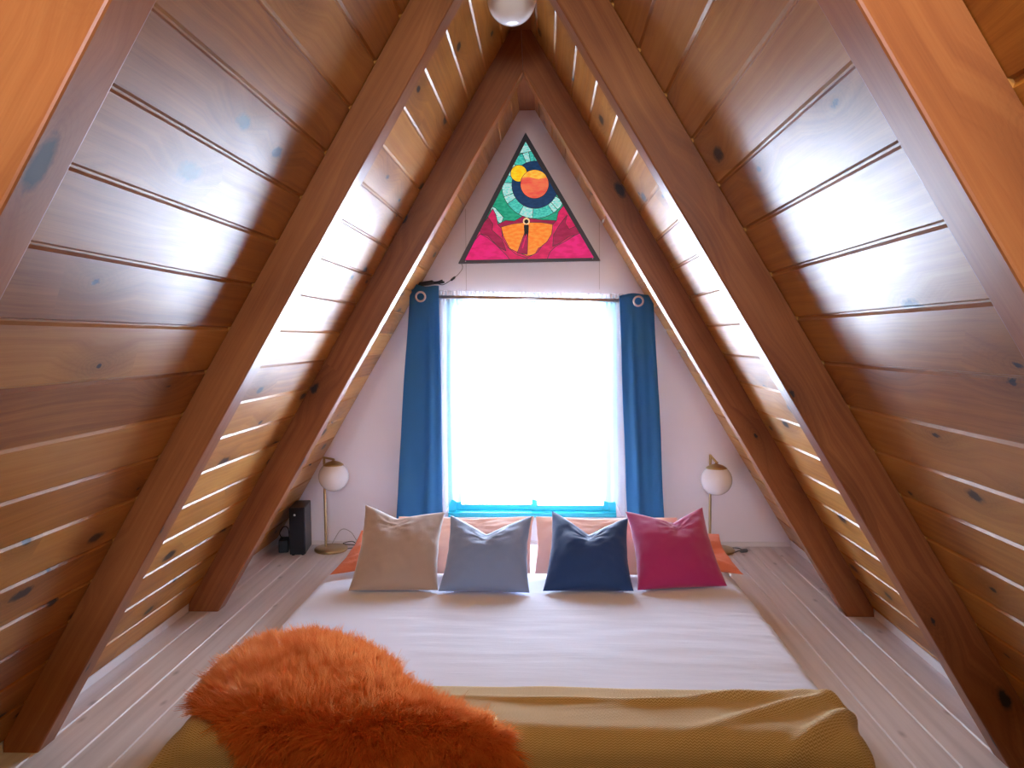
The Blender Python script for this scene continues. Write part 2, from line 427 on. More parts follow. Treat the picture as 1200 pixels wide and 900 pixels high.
# roof slopes ---------------------------------------------------------
def build_slope(s, phase, mat, name, label):
    bm = bmesh.new(); L = bm.loops.layers.uv.new('UVMap')
    top = APEX / S60
    prof = [(0., 0.)]                         # (distance up the slope, depth into the board)
    k = math.ceil((0.02 - phase) / PITCH)
    while phase + k * PITCH < top - .03:
        p = phase + k * PITCH
        prof += [(p - .0075, 0.), (p - .0022, .006), (p + .0022, .006), (p + .0075, 0.)]
        k += 1
    prof.append((top, 0.))
    def P(p, d):
        x = WR - p * C60 + d * S60; z = p * S60 + d * C60
        return s * x, z
    st = []
    y = YB
    for D, o_, e_ in TRUSS:
        st += [(y, D + .003, 1.), (D + .003, D + BT - .003, 0.)]; y = D + BT - .003
    st.append((y, YW + .12, 1.))
    n = len(prof)
    for si, (y0, y1, g) in enumerate(st):
        A = [bm.verts.new((P(p, d * g)[0], y0, P(p, d * g)[1])) for p, d in prof]
        B = [bm.verts.new((P(p, d * g)[0], y1, P(p, d * g)[1])) for p, d in prof]
        if si == 0: a = A
        if g:
            for S, yy in ((A, y0), (B, y1)):
                if yy in (YB, YW + .12): continue
                for i in range(1, n - 4, 4): bm.faces.new(S[i:i + 4])
        b = B
        for i in range(n - 1):
            f = bm.faces.new((A[i], B[i], B[i + 1], A[i + 1]))
            for l, q in zip(f.loops, ((y0, i), (y1, i), (y1, i + 1), (y0, i + 1))):
                l[L].uv = (q[0], prof[q[1]][0])
    ob = [bm.verts.new((s * (WR + .14), y, 0.)) for y in (YB, YW + .12)]
    ot = [bm.verts.new((0., y, APEX + .14 * SL)) for y in (YB, YW + .12)]
    bm.faces.new((ob[0], ot[0], ot[1], ob[1]))
    bm.faces.new((a[0], ob[0], ob[1], b[0])); bm.faces.new((a[-1], b[-1], ot[1], ot[0]))
    bm.faces.new(a + [ot[0], ob[0]]); bm.faces.new(b + [ot[1], ob[1]])
    bm.normal_update()
    for f in bm.faces:
        c = f.calc_center_median()
        if f.normal.dot(Vector((-s * S60, 0, -C60))) < 0 and abs(f.normal.y) < .5 and (WR - abs(c.x)) * SL - c.z > -.02: f.normal_flip()
    return tag(link(name, bm, mat), label, 'ceiling', kind='structure')
build_slope(-1, 1.508, M_plank, 'ceiling_left', 'sloping left ceiling of knotty varnished pine boards')
build_slope(1, 1.526, M_plank_r, 'ceiling_right', 'sloping right ceiling of knotty varnished pine boards')

# rafters ------------------------------------------------------------
RL = [
 ('orange lit pine rafter cut off by the upper left corner of the photo', 'honey pine rafter cut off by the upper right corner of the photo'),
 ('brown rafter rising from the floor beside the sheepskin, bottom left, to the top edge', 'brown rafter rising from the bottom right corner to the top edge, right of the globe'),
 ('brown rafter landing on the floor left of the bed, in front of the black speaker', 'brown rafter landing on the floor right of the bed, before the right globe lamp'),
]
for (D, o, e), labs in zip(TRUSS, RL):
    for s, lab in ((-1, labs[0]), (1, labs[1])):
        wi = WR - DEL + e; wo = WR - .0016
        xi = s * wi; xo = s * wo
        bm = bmesh.new(); L = bm.loops.layers.uv.new('UVMap')
        poly = [(xo, .001), (o + xi, .001), (o + s * .0008, wi * SL - .001), (s * .0008, wo * SL - .003)]
        prism(bm, poly, D, D + BT)
        bmesh.ops.recalc_face_normals(bm, faces=bm.faces)
        inner = lambda v: (WR - abs(v.co.x)) * S60 - v.co.z * C60 > .07
        ie = [e_ for e_ in bm.edges if inner(e_.verts[0]) and inner(e_.verts[1]) and abs(e_.verts[0].co.y - e_.verts[1].co.y) < 1e-6 and e_.calc_length() > .5]
        bmesh.ops.bevel(bm, geom=ie, offset=.005, segments=2, profile=.5, affect='EDGES')
        for f in bm.faces:
            for l in f.loops:
                c = l.vert.co
                up = (WR - abs(c.x)) * C60 + c.z * S60
                ac = (WR - abs(c.x)) * S60 - c.z * C60
                l[L].uv = (up, ac if abs(f.normal.y) > .5 else c.y + .37)
        ob = link('rafter', bm, M_beam)
        tag(ob, lab, 'rafter', 'roof rafters')

# ridge board, skirting, baseboard --------------------------------------
bm = bmesh.new(); L = bm.loops.layers.uv.new('UVMap')
zb = APEX - .048 * SL
ys = [(YB, TRUSS[0][0]), (TRUSS[0][0] + BT, TRUSS[1][0]), (TRUSS[1][0] + BT, TRUSS[2][0]), (TRUSS[2][0] + BT, YW)]
for i, (y0, y1) in enumerate(ys):
    bm = bmesh.new(); L = bm.loops.layers.uv.new('UVMap')
    prism(bm, [(-.047, zb), (.047, zb), (.002, APEX - .004), (-.002, APEX - .004)], y0 + .002, y1 - .002)
    bmesh.ops.recalc_face_normals(bm, faces=bm.faces)
    for f in bm.faces:
        for l in f.loops: l[L].uv = (l.vert.co.y, l.vert.co.x)
    tag(link('trim_%d' % (i + 1), bm, M_ridge), 'dark wooden ridge strip', 'trim', kind='structure')
n = 4
for s in (-1, 1):
    for i, (y0, y1) in enumerate(ys):
        n += 1
        bm = bmesh.new()
        h = (WR - TR) * SL + .004
        prism(bm, [(s * TR, .0005), (s * TR, h), (s * (TR + .002), h + .003), (s * (WR - (h + .003) / SL - .001), h + .003), (s * (WR - .001), .0005)] if False else
              [(s * (TR - .006), .0005), (s * (TR - .006), h + .006), (s * (WR - (h + .012) / SL - .0015), h + .012), (s * (WR - .0015), .0005)], y0 + .002, y1 - .002)
        bmesh.ops.recalc_face_normals(bm, faces=bm.faces)
        tag(link('trim_%d' % n, bm, M_trimw), 'white skirting strip at the foot of the sloping boards', 'trim', kind='structure')
bm = bmesh.new()
for x0, x1 in ((-1.575, 1.575),):
    prism(bm, [(x0, .0005), (x1, .0005), (x1 - .02, .026), (x0 + .02, .026)], YW - .012, YW - .0005)
bmesh.ops.recalc_face_normals(bm, faces=bm.faces)
tag(link('baseboard_back', bm, M_trimw), 'low white baseboard under the window wall', 'baseboard', kind='structure')

# window wall ---------------------------------------------------------
WX0, WX1, WZ0, WZ1 = -.50, .527, .175, 1.505
def gable_with_hole(name, y0, y1, x0, x1, z0, z1, mat, label):
    bm = bmesh.new()
    xa = lambda z: WR - z / SL - .001
    prism(bm, [(-xa(0), .001), (xa(0), .001), (xa(z0), z0), (-xa(z0), z0)], y0, y1)
    prism(bm, [(-xa(z0), z0), (x0, z0), (x0, z1), (-xa(z1), z1)], y0, y1)
    prism(bm, [(x1, z0), (xa(z0), z0), (xa(z1), z1), (x1, z1)], y0, y1)
    prism(bm, [(-xa(z1), z1), (xa(z1), z1), (.001, APEX - .003), (-.001, APEX - .003)], y0, y1)
    bmesh.ops.recalc_face_normals(bm, faces=bm.faces)
    return tag(link(name, bm, mat), label, 'wall', kind='structure')
gable_with_hole('wall_back', YW, YW + .12, WX0, WX1, WZ0, WZ1, M_wall, 'white painted triangular gable wall with the window')
RX, RZ0, RZ1 = .42, 1.42, 2.02
gable_with_hole('wall_front', YB - .12, YB, -RX, RX, RZ0, RZ1, M_wallr, 'plain gable wall behind the viewer')
# panel seams of the wall : thin cover strips
for i, x in enumerate((-.374, .426)):
    ztop = min((WR - abs(x)) * SL - .02, 9)
    if ztop < .1: continue
    z0 = WZ1 + .05 if WX0 - .02 < x < WX1 + .02 else .03
    bm = bmesh.new(); box(bm, x - .0016, x + .0016, YW - .0015, YW - .0002, z0, ztop)
    bmesh.ops.recalc_face_normals(bm, faces=bm.faces)
    n += 1
    tag(link('trim_%d' % n, bm, M_seam), 'fine vertical joint in the white wall panels', 'trim', kind='structure')

# window : teal painted sliding window
def build_window():
    y0, y1 = YW + .02, YW + .10
    bm = bmesh.new()
    box(bm, WX0, WX0 + .045, y0, y1, WZ0, WZ1); box(bm, WX1 - .045, WX1, y0, y1, WZ0, WZ1)
    box(bm, WX0, WX1, y0 - .03, y1, WZ0, WZ0 + .028); box(bm, WX0, WX1, y0, y1, WZ1 - .018, WZ1)
    w = tag(bevel(link('window_1', bm, M_frame), .003), 'bright window with teal painted frame behind white sheer curtain', 'window', kind='structure')
    for (a, b, yo) in ((WX0 + .045, .05, .045), (.01, WX1 - .045, .02)):
        bm = bmesh.new(); z0 = WZ0 + .028; z1 = WZ1 - .018
        box(bm, a, a + .03, y0 + yo, y0 + yo + .022, z0, z1); box(bm, b - .03, b, y0 + yo, y0 + yo + .022, z0, z1)
        box(bm, a + .03, b - .03, y0 + yo, y0 + yo + .022, z0, z0 + .035); box(bm, a + .03, b - .03, y0 + yo, y0 + yo + .022, z1 - .014, z1)
        sh = bevel(link('sash', bm, M_frame, w), .002)
        bm = bmesh.new(); box(bm, a + .028, b - .028, y0 + yo + .009, y0 + yo + .013, z0 + .033, z1 - .012)
        link('glass_pane', bm, M_glass, sh)
    bm = bmesh.new(); box(bm, WX0 - .03, WX1 + .03, YW - .022, YW + .02, WZ0 - .022, WZ0 - .0005)
    bevel(link('sill', bm, M_trimw, w), .004)
build_window()
bm = bmesh.new()
for a, b in ((-RX, -RX + .05), (RX - .05, RX), (-.02, .02)): box(bm, a, b, YB - .09, YB - .03, RZ0, RZ1)
for a, b in ((RZ0, RZ0 + .05), (RZ1 - .05, RZ1)): box(bm, -RX, RX, YB - .088, YB - .032, a, b)
tag(link('window_2', bm, M_trimw), 'window of the opposite gable, behind the viewer', 'window', kind='structure')

# unseen half-height wall added below the view to keep rear light off the foreground
bm = bmesh.new(); L = bm.loops.layers.uv.new('UVMap')
GH = .93; gx = WR - GH / SL - .004
prism(bm, [(-WR + .004, .002), (WR - .004, .002), (gx, GH), (-gx, GH)], .45, .50)
bmesh.ops.recalc_face_normals(bm, faces=bm.faces)
for f in bm.faces:
    for l in f.loops: l[L].uv = (l.vert.co.x, l.vert.co.z)
tag(link('wall_light_block', bm, M_floorb), 'unseen half-height board wall added to shade the foreground', 'wall', kind='structure')

# ------------------------------------------------------------------ stained glass lamp panel
def build_panel():
    K = .829 / 730.
    cx0, cy0 = 450., 836.
    y_f = YW - .030                                   # front of the glass
    root = empty('stained_glass_panel', (0, YW - .002, 1.724), 'triangular stained glass panel with glowing planets over a pink canyon', 'stained glass')
    oz = Vector((0, YW - .002, 1.724))
    W = lambda p: ((p[0] - cx0) * K + .0055, (cy0 - p[1]) * K)
    glass = [(437, 214), (111, 827), (793, 823)]
    def inside_edges(poly):
        tri = glass
        def clip(sub, A, B, C):
            sgn = (B[0] - A[0]) * (C[1] - A[1]) - (B[1] - A[1]) * (C[0] - A[0])
            f = lambda p: ((B[0] - A[0]) * (p[1] - A[1]) - (B[1] - A[1]) * (p[0] - A[0])) * (1 if sgn > 0 else -1)
            out = []
            for i in range(len(sub)):
                p, q = sub[i - 1], sub[i]; a, b = f(p), f(q)
                if (a >= 0) != (b >= 0):
                    tt = a / (a - b); out.append((p[0] + tt * (q[0] - p[0]), p[1] + tt * (q[1] - p[1])))
                if b >= 0: out.append(q)
            return out
        for i in range(3):
            poly = clip(poly, tri[i], tri[(i + 1) % 3], tri[(i + 2) % 3])
            if len(poly) < 3: return []
        return poly
    lead_bm = bmesh.new()
    def lead(poly, y, w=.0016, closed=True):
        m = len(poly)
        for i in range(m if closed else m - 1):
            a = Vector((*W(poly[i]),)); b = Vector((*W(poly[(i + 1) % m]),))
            d = b - a
            if d.length < 1e-5: continue
            d.normalize(); nn = Vector((-d.y, d.x)) * w
            e = d * w * .6
            q = [a - e + nn, b + e + nn, b + e - nn, a - e - nn]
            prism(lead_bm, [(v.x, v.y) for v in q], y - .00018, y + .0004)
    PM = {
      'green': pane_mat('green_glass', (.0, .30, .17), (.02, .42, .25)),
      'teal': pane_mat('teal_glass', (.02, .45, .38), (.10, .68, .58), 60),
      'mint': pane_mat('mint_glass', (.10, .62, .55), (.60, .95, .90), 60),
      'navy': pane_mat('navy_glass', (.003, .03, .10), (.006, .045, .14)),
      'planet': pane_mat('orange_glass', (.72, .075, .06), (.88, .19, .08), 14),
      'sun': pane_mat('yellow_glass', (.95, .55, .0), (1., .70, .02)),
      'band': pane_mat('amber_glass', (.95, .42, .03), (1., .60, .08), 40),
      'orange': pane_mat('amber_floor_glass', (.82, .20, .015), (.92, .32, .04)),
      'pink': pane_mat('pink_glass', (.58, .004, .13), (.70, .008, .19), 20),
      'rose': pane_mat('rose_glass', (.50, .006, .085), (.62, .012, .12), 20),
      'wine': pane_mat('wine_glass', (.27, .004, .05), (.36, .008, .075), 20),
      'black': pane_mat('black_glass', (.004, .004, .006), (.006, .006, .008), strength=.3),
      'cream': pane_mat('cream_glass', (.85, .55, .25), (.95, .7, .4)),
    }
    lay = [0]
    def pane(poly, m, name='glass_pane', lab=None, line=True):
        poly = inside_edges(poly)
        if len(poly) < 3: return
        # drop duplicates
        q = [poly[0]]
        for p in poly[1:]:
            if math.hypot(p[0] - q[-1][0], p[1] - q[-1][1]) > .5: q.append(p)
        if math.hypot(q[0][0] - q[-1][0], q[0][1] - q[-1][1]) < .5: q.pop()
        if len(q) < 3: return
        lay[0] += 1
        y = y_f - .00025 * lay[0]
        bm = bmesh.new()
        a = [bm.verts.new((*(lambda t: (t[0], y - oz.y, t[1]))(W(p)),)) for p in q]
        b = [bm.verts.new((v.co.x, v.co.y + .0022, v.co.z)) for v in a]
        f1 = bm.faces.new(a); f2 = bm.faces.new(b[::-1])
        for i in range(len(a)): bm.faces.new((a[i], b[i], b[(i + 1) % len(a)], a[(i + 1) % len(a)]))
        bmesh.ops.recalc_face_normals(bm, faces=bm.faces)
        bmesh.ops.triangulate(bm, faces=[f for f in bm.faces if len(f.verts) > 4])
        o = link(name, bm, PM[m], root)
        if lab: o['label'] = lab
        if line: lead(q, y - oz.y)
        return o
    circ = lambda c, r, n=40, a0=0, a1=360: [(c[0] + r * math.cos(R(a0 + (a1 - a0) * i / n)), c[1] + r * math.sin(R(a0 + (a1 - a0) * i / n))) for i in range(n if a1 - a0 == 360 else n + 1)]
    c = (485, 440)
    pane(glass, 'green', lab='green glass of the outer sky')
    pane([(300, 700), (600, 700), (600, 840), (300, 840)], 'rose')
    # outer pieces
    pane([(437, 190), (400, 275), (480, 275)], 'mint')
    pane([(250, 545), (275, 555), (318, 605), (305, 640), (255, 600)], 'mint')
    # two rings of sky segments
    angs = [-128, -112, -101, -92, -80, -60]
    def seg(r0, r1, a0, a1, m):
        pane(circ(c, r1, 8, a0, a1) + circ(c, r0, 8, a0, a1)[::-1], m)
    ring = [(-135, -112, 'teal'), (-112, -101, 'mint'), (-101, -92, 'teal'), (-92, -60, 'teal'), (30, 48, 'mint'), (48, 57, 'mint'), (57, 95, 'teal'), (95, 120, 'mint'), (120, 147, 'teal'), (147, 160, 'mint'), (160, 185, 'mint'), (185, 200, 'teal'), (200, 225, 'mint')]
    for a0, a1, m in ring: seg(118, 174, a0, a1, m)
    pane(circ(c, 122), 'navy', lab='navy glass ring')
    pane(circ((400, 380), 43, 28), 'sun', lab='yellow glass sun')
    pane(circ((482, 437), 74, 36), 'planet', lab='orange glass planet')
    pane(circ((482, 437), 73, 14, 208, 332) + [(500, 412), (450, 400)], 'band', line=False)
    # canyon
    pane([(290, 640), (330, 622), (375, 626), (420, 600), (445, 612), (520, 622), (590, 626), (600, 700), (280, 700)], 'wine', lab='wine red glass ridge')
    pane([(305, 656), (368, 640), (440, 633), (520, 636), (578, 646), (572, 695), (535, 750), (500, 768), (482, 800), (440, 808), (395, 790), (350, 768), (318, 705)], 'orange', lab='amber glass valley floor')
    pane([(262, 560), (278, 590), (290, 645), (308, 662), (312, 712), (340, 762), (385, 800), (440, 818), (440, 840), (90, 840)], 'rose')
    pane([(640, 540), (605, 582), (596, 625), (575, 648), (570, 695), (545, 735), (520, 755), (495, 790), (440, 818), (440, 840), (820, 840)], 'rose')
    pane([(238, 605), (262, 640), (258, 672), (310, 720), (330, 780), (290, 760), (235, 700), (200, 690), (190, 660)], 'wine')
    pane([(195, 690), (235, 712), (275, 745), (330, 800), (360, 840), (90, 840), (100, 800)], 'pink', lab='hot pink glass slope')
    pane([(650, 600), (640, 640), (660, 672), (700, 655), (720, 700), (660, 710), (610, 745), (575, 760), (580, 700), (610, 650)], 'wine')
    pane([(722, 690), (690, 705), (640, 735), (590, 760), (560, 790), (540, 840), (820, 840)], 'pink')
    # small figure and its path
    pane([(428, 688), (447, 688), (442, 800), (388, 792)], 'wine')
    pane([(436, 690), (442, 690), (420, 770), (412, 768)], 'rose', line=False)
    pane([(424, 650), (438, 640), (451, 650), (449, 690), (445, 708), (438, 692), (431, 708), (427, 690)], 'black', 'figure_silhouette', 'small dark standing figure in the glass', line=False)
    pane(circ((438, 628), 18, 24), 'cream', line=False)
    pane(circ((438, 629), 11, 20), 'black', line=False)
    bmesh.ops.recalc_face_normals(lead_bm, faces=lead_bm.faces)
    link('lead_came', lead_bm, M_black, root)
    # frame : three mitred bars
    outer = [W((437, 172)), W((78, 842)), W((823, 836))]
    inner = [W((437, 218)), W((113, 826)), W((790, 822))]
    for i in range(3):
        j = (i + 1) % 3
        bm = bmesh.new()
        prism(bm, [outer[i], outer[j], inner[j], inner[i]], -.040, -.001)
        bmesh.ops.recalc_face_normals(bm, faces=bm.faces)
        bevel(link('frame_bar', bm, M_framedark, root), .0015)
    # thin back board
    bm = bmesh.new(); prism(bm, [inner[0], inner[1], inner[2]], -.012, -.002); bmesh.ops.recalc_face_normals(bm, faces=bm.faces)
    link('back_board', bm, M_framedark, root)
    for px in ((117, 832), (783, 826)):
        x, z = W(px); bm = bmesh.new(); lathe(bm, [(0, -.0015), (.0035, -.0015), (.0035, 0), (.0015, .0012), (0, .0014)], 12, Matrix.Translation((x, -.0402, z)) @ Matrix.Rotation(R(90), 4, 'X'))
        link('screw', bm, M_steel, root, True)
    return root
M_framedark = pbr('dark_grey_metal_frame', (.055, .05, .06), .45, metal=.3)
build_panel()

# supply cord with its switch and plug, over the left curtain
root = empty('panel_cord', (-.55, YW - .03, 1.60), 'thin supply cord with inline switch and black plug above left curtain', 'cord')
o3 = Vector(root.location)
def rel(pts, o): return [Vector(p) - o for p in pts]
bm = bmesh.new(); tube(bm, curve_pts(rel([(-.400, YW - .015, 1.722), (-.395, YW - .012, 1.69), (-.42, YW - .012, 1.655), (-.45, YW - .012, 1.63)], o3)), .0022, 6); link('upper_cord', bm, M_cordc, root, True)
bm = bmesh.new(); tube(bm, curve_pts(rel([(-.45, YW - .012, 1.63), (-.49, YW - .014, 1.604), (-.515, YW - .02, 1.592), (-.54, YW - .03, 1.597)], o3)), .0022, 6); link('lower_cord', bm, M_cord, root, True)
bm = bmesh.new(); tube(bm, rel([(-.438, YW - .012, 1.642), (-.446, YW - .012, 1.634), (-.462, YW - .012, 1.621), (-.468, YW - .012, 1.617)], o3), [.003, .007, .007, .003], 8); link('inline_switch', bm, M_black, root, True)
bm = bmesh.new()
for pts, r in (([(-.505, YW - .03, 1.607), (-.53, YW - .045, 1.602), (-.57, YW - .055, 1.60)], .007), ([(-.515, YW - .03, 1.617), (-.54, YW - .045, 1.607), (-.575, YW - .055, 1.603)], .006)):
    tube(bm, curve_pts(rel(pts, o3)), r, 8)
link('plug', bm, M_black, root, True)
bm = bmesh.new(); box(bm, -.685, -.565, YW - .075, YW - .02, 1.588, 1.612, Matrix.Rotation(R(-9), 3, 'Y'), (-.6, YW - .05, 1.60))
for v in bm.verts: v.co -= o3
bmesh.ops.recalc_face_normals(bm, faces=bm.faces); bevel(link('transformer', bm, M_black, root), .006, 3)

# ------------------------------------------------------------------ curtains
RODL, RODR = Vector((-.640, YW - .105, 1.519)), Vector((.640, YW - .105, 1.480))
def rodz(x): return RODL.z + (x - RODL.x) / (RODR.x - RODL.x) * (RODR.z - RODL.z)
root = empty('curtain_rod', ((RODL + RODR) / 2), 'thin silver curtain rod across the top of the window', 'curtain rod')
bm = bmesh.new(); tube(bm, [RODL - root.location, RODR - root.location], .0095, 16); link('pole', bm, M_steel, root, True)
for p in (RODL, RODR):
    bm = bmesh.new(); tube(bm, [p - root.location + Vector((0, .0, 0)), p - root.location + Vector((0, .1045, 0))], .006, 10); link('bracket', bm, M_steel, root, True)

def sheer():
    bm = bmesh.new()
    x0, x1 = -.535, .565
    def fn(u, v):
        x = x0 + u * (x1 - x0)
        zt = rodz(x) + .040 + .008 * nz(x * 30, 2.)
        edge = max(0, 1 - min(u, 1 - u) / .06)
        zb = .288 - .095 * min(1, edge * 1.6) + .006 * math.sin(u * 40)
        z = zt + (zb - zt) * v
        amp = .006 + .012 * v
        y = YW - .062 + amp * math.sin(u * 95 + 2.2 * math.sin(u * 11)) + .006 * nz(x * 8, z * 2) + .028 * max(0, v - .6) * edge
        if v < .06:                       # ruffled heading above the rod
            y += .010 * math.sin(u * 260)
        return Vector((x + .004 * math.sin(z * 5) - .01 * v * (1 - 2 * u), y, z))
    grid(bm, 260, 50, fn)
    o = link('sheer_curtain', bm, M_sheer, None, True)
    tag(o, 'white sheer curtain glowing with daylight over the whole window', 'curtain')
sheer()

def drape(tl, tr, bl, br, fold, label, gx, seed):
    """tl.. : (x, z) corners; a plain panel hung on the rod"""
    root = empty('curtain', ((tl[0] + tr[0]) / 2, YW - .11, tl[1]), label, 'curtain', 'blue curtain panels')
    o = Vector(root.location)
    bm = bmesh.new()
    def fn(u, v):
        top = Vector((tl[0] + (tr[0] - tl[0]) * u, tl[1] + (tr[1] - tl[1]) * u))
        bot = Vector((bl[0] + (br[0] - bl[0]) * u, bl[1] + (br[1] - bl[1]) * u))
        p = top + (bot - top) * v
        y = YW - .128
        for c, w, a in fold:
            y -= a * math.exp(-((u - c) / w) ** 2) * (.25 + .75 * min(1, v * 3.))
        y += .006 * nz(u * 3 + seed, v * 4) - .012 * v * math.sin(u * 9 + seed)
        x = p.x + .006 * nz(v * 3, seed, u)
        return Vector((x, y, p.y + .006 * math.sin(u * 7 + seed) * (1 - v))) - o
    grid(bm, 60, 70, fn)
    pn = link('fabric_panel', bm, M_curtain, root, True)
    m = pn.modifiers.new('cloth', 'SOLIDIFY'); m.thickness = .004; m.offset = 0
    bm = bmesh.new()
    gz = rodz(gx) - .004
    prof = [(.027 + .006 * math.cos(a), .004 * math.sin(a)) for a in [2 * math.pi * k / 12 for k in range(13)]]
    lathe(bm, prof, 32, Matrix.Translation(Vector((gx, YW - .153, gz)) - o) @ Matrix.Rotation(R(90), 4, 'X'))
    link('grommet', bm, M_steel, root, True)
    return root
drape((-.693, 1.590), (-.522, 1.572), (-.80, .12), (-.520, .10), [(.72, .10, .018), (.30, .25, .014), (.95, .08, .010)], 'blue curtain panel hanging left of the bright window', -.628, 1.3)
drape((.530, 1.516), (.728, 1.520), (.585, .10), (.80, .12), [(.32, .10, .020), (.62, .14, .012), (.9, .10, .012)], 'blue curtain panel hanging right of the bright window', .640, 5.1)

# ------------------------------------------------------------------ bed
BX0, BX1, BY0, BY1, BZ = -.960, .985, 2.085, 4.10, .150
RB = .055
def fold_edge(x, y, off=0.):
    """flat coordinates on the bed -> a cloth lying on it and falling over its sides and foot"""
    def drop(e, r):
        if e <= 0: return e, 0.
        a = e / r
        if a < math.pi / 2: return r * math.sin(a), r * (1 - math.cos(a))
        return r, r + (e - r * math.pi / 2)
    r = RB + off
    if x >= 0: h, d1 = drop(x - (BX1 - RB), r); X = BX1 - RB + h
    else: h, d1 = drop((BX0 + RB) - x, r); X = BX0 + RB - h
    h, d2 = drop((BY0 + RB) - y, r); Y = BY0 + RB - h
    z = BZ + off - max(d1, 0) - max(d2, 0)
    return Vector((X, Y, max(z, .006 + off * .2)))
def wav(x, y):
    return wav0(x, y) * min(1., max(0., (3.24 - y) / .15))
def wav0(x, y):
    e = max(0, 1 - (BX1 - x) / .45)
    w = .0035 * nz(x * 3, y * 5) + .0022 * nz(x * 4 + 9, y * 16)
    w += .0045 * e * abs(nz(x * 5 + 3, y * 26 + x * 4)) + .006 * nz(x * 1.3, y * 1.3, 4.)
    return w
root = empty('mattress', ((BX0 + BX1) / 2, (BY0 + BY1) / 2, 0), 'low double mattress on the white floor under a fitted white sheet', 'mattress')
o = Vector(root.location)
bm = bmesh.new(); box(bm, BX0 + .008, BX1 - .008, BY0 + .008, BY1, .002, BZ - .006)
for v in bm.verts: v.co -= o
bmesh.ops.recalc_face_normals(bm, faces=bm.faces)
bevel(link('core', bm, M_sheet, root), .05, 4)
bm = bmesh.new()
ov = .13
def sh(u, v):
    x = BX0 - ov + u * (BX1 - BX0 + 2 * ov) ; y = BY0 - ov + v * (BY1 - BY0 + ov)
    p = fold_edge(x, y, .002); w = wav(x, y)
    if p.z > BZ - .03: p.z += w
    if p.x > BX1 - .08: p.x += .010 * nz(y * 7, 3.) + .006 * nz(y * 25, 8.)
    if p.x < BX0 + .08: p.x -= .008 * nz(y * 5, 13.)
    return p - o
grid(bm, 150, 170, sh)
link('fitted_sheet', bm, M_sheet, root, True)

# ochre blanket
bm = bmesh.new()
def bk(u, v):
    x = -1.095 + u * 2.19
    yb = 2.372 - .018 * (x > 0) * x + .008 * nz(x * 4, 1.)
    yf = 1.945 - .015 * nz(x * 2, 7.) - .055 * max(0, x)
    y = yb + (yf - yb) * v
    w = wav(x, y)
    # diagonal folds towards the right end
    f = 0.
    for (fx, fy, ang, wd, ln, hgt) in ((.80, 2.24, 24, .022, .22, .026), (.92, 2.17, 38, .025, .17, .030), (.55, 2.285, 8, .016, .25, .013), (.15, 2.275, -2, .012, .45, .010), (.70, 2.31, 14, .018, .16, .016), (.97, 2.30, -30, .02, .10, .016)):
        ca, sa = math.cos(R(ang)), math.sin(R(ang))
        a = (x - fx) * ca + (y - fy) * sa; b = -(x - fx) * sa + (y - fy) * ca
        f += hgt * math.exp(-(b / wd) ** 2 - (a / ln) ** 2)
    off = .011 + f + .004 * nz(x * 6, y * 9, 2.) + max(w, -.004)
    edge = min(v, 1 - v, u, 1 - u)
    if edge < .02: off = max(.006, off - .003)
    p = fold_edge(x, y, max(off, .006))
    low = max(0., BZ - .02 - p.z)
    if x < BX0: p.x -= .75 * low * min(1, (BX0 - x) / .05)
    return p
grid(bm, 260, 70, bk, lambda u, v: (u * 2.17, v * .45))
bl = link('blanket', bm, M_blanket, None, True)
m = bl.modifiers.new('knit', 'SOLIDIFY'); m.thickness = .006; m.offset = -1
tag(bl, 'ochre yellow chevron knit blanket laid across the foot of the bed', 'blanket')

# ------------------------------------------------------------------ sheepskin
SK = [(-.925, 2.17), (-.985, 2.32), (-.975, 2.54), (-.90, 2.665), (-.76, 2.715), (-.62, 2.675), (-.49, 2.575), (-.40, 2.455), (-.345, 2.34), (-.25, 2.235), (-.12, 2.165), (-.01, 2.085), (.02, 1.98), (-.03, 1.88), (-.25, 1.84), (-.46, 1.84), (-.62, 1.86), (-.71, 1.97), (-.80, 2.09)]
SKn = np.array(SK)
def sk_inside(x, y):
    px, py = SKn[:, 0], SKn[:, 1]; qx, qy = np.roll(px, -1), np.roll(py, -1)
    c = np.zeros(len(x), bool)
    for a, b, c2, d in zip(px, py, qx, qy):
        k = ((b > y) != (d > y)) & (x < (c2 - a) * (y - b) / (d - b + 1e-12) + a); c ^= k
    return c
def sk_dist(x, y):
    """distance to the outline"""
    best = np.full(len(x), 9.)
    for (a, b), (c, d) in zip(SK, SK[1:] + SK[:1]):
        t = np.clip(((x - a) * (c - a) + (y - b) * (d - b)) / ((c - a) ** 2 + (d - b) ** 2), 0, 1)
        best = np.minimum(best, np.hypot(x - a - t * (c - a), y - b - t * (d - b)))
    return best
def sk_off(x, y, d):
    return .028 + .026 * min(1, d / .16) + .016 * nz(x * 4.5, y * 4.5, 3.) * min(1, d / .1) + .010 * nz(x * 9, y * 9, 1.) * min(1, d / .1)
SKC = (-.47, 2.22)
sheep = empty('sheepskin_rug', (SKC[0], SKC[1], BZ + .02), 'orange long haired sheepskin thrown over the lower left corner of the bed', 'sheepskin')
so = Vector(sheep.location)
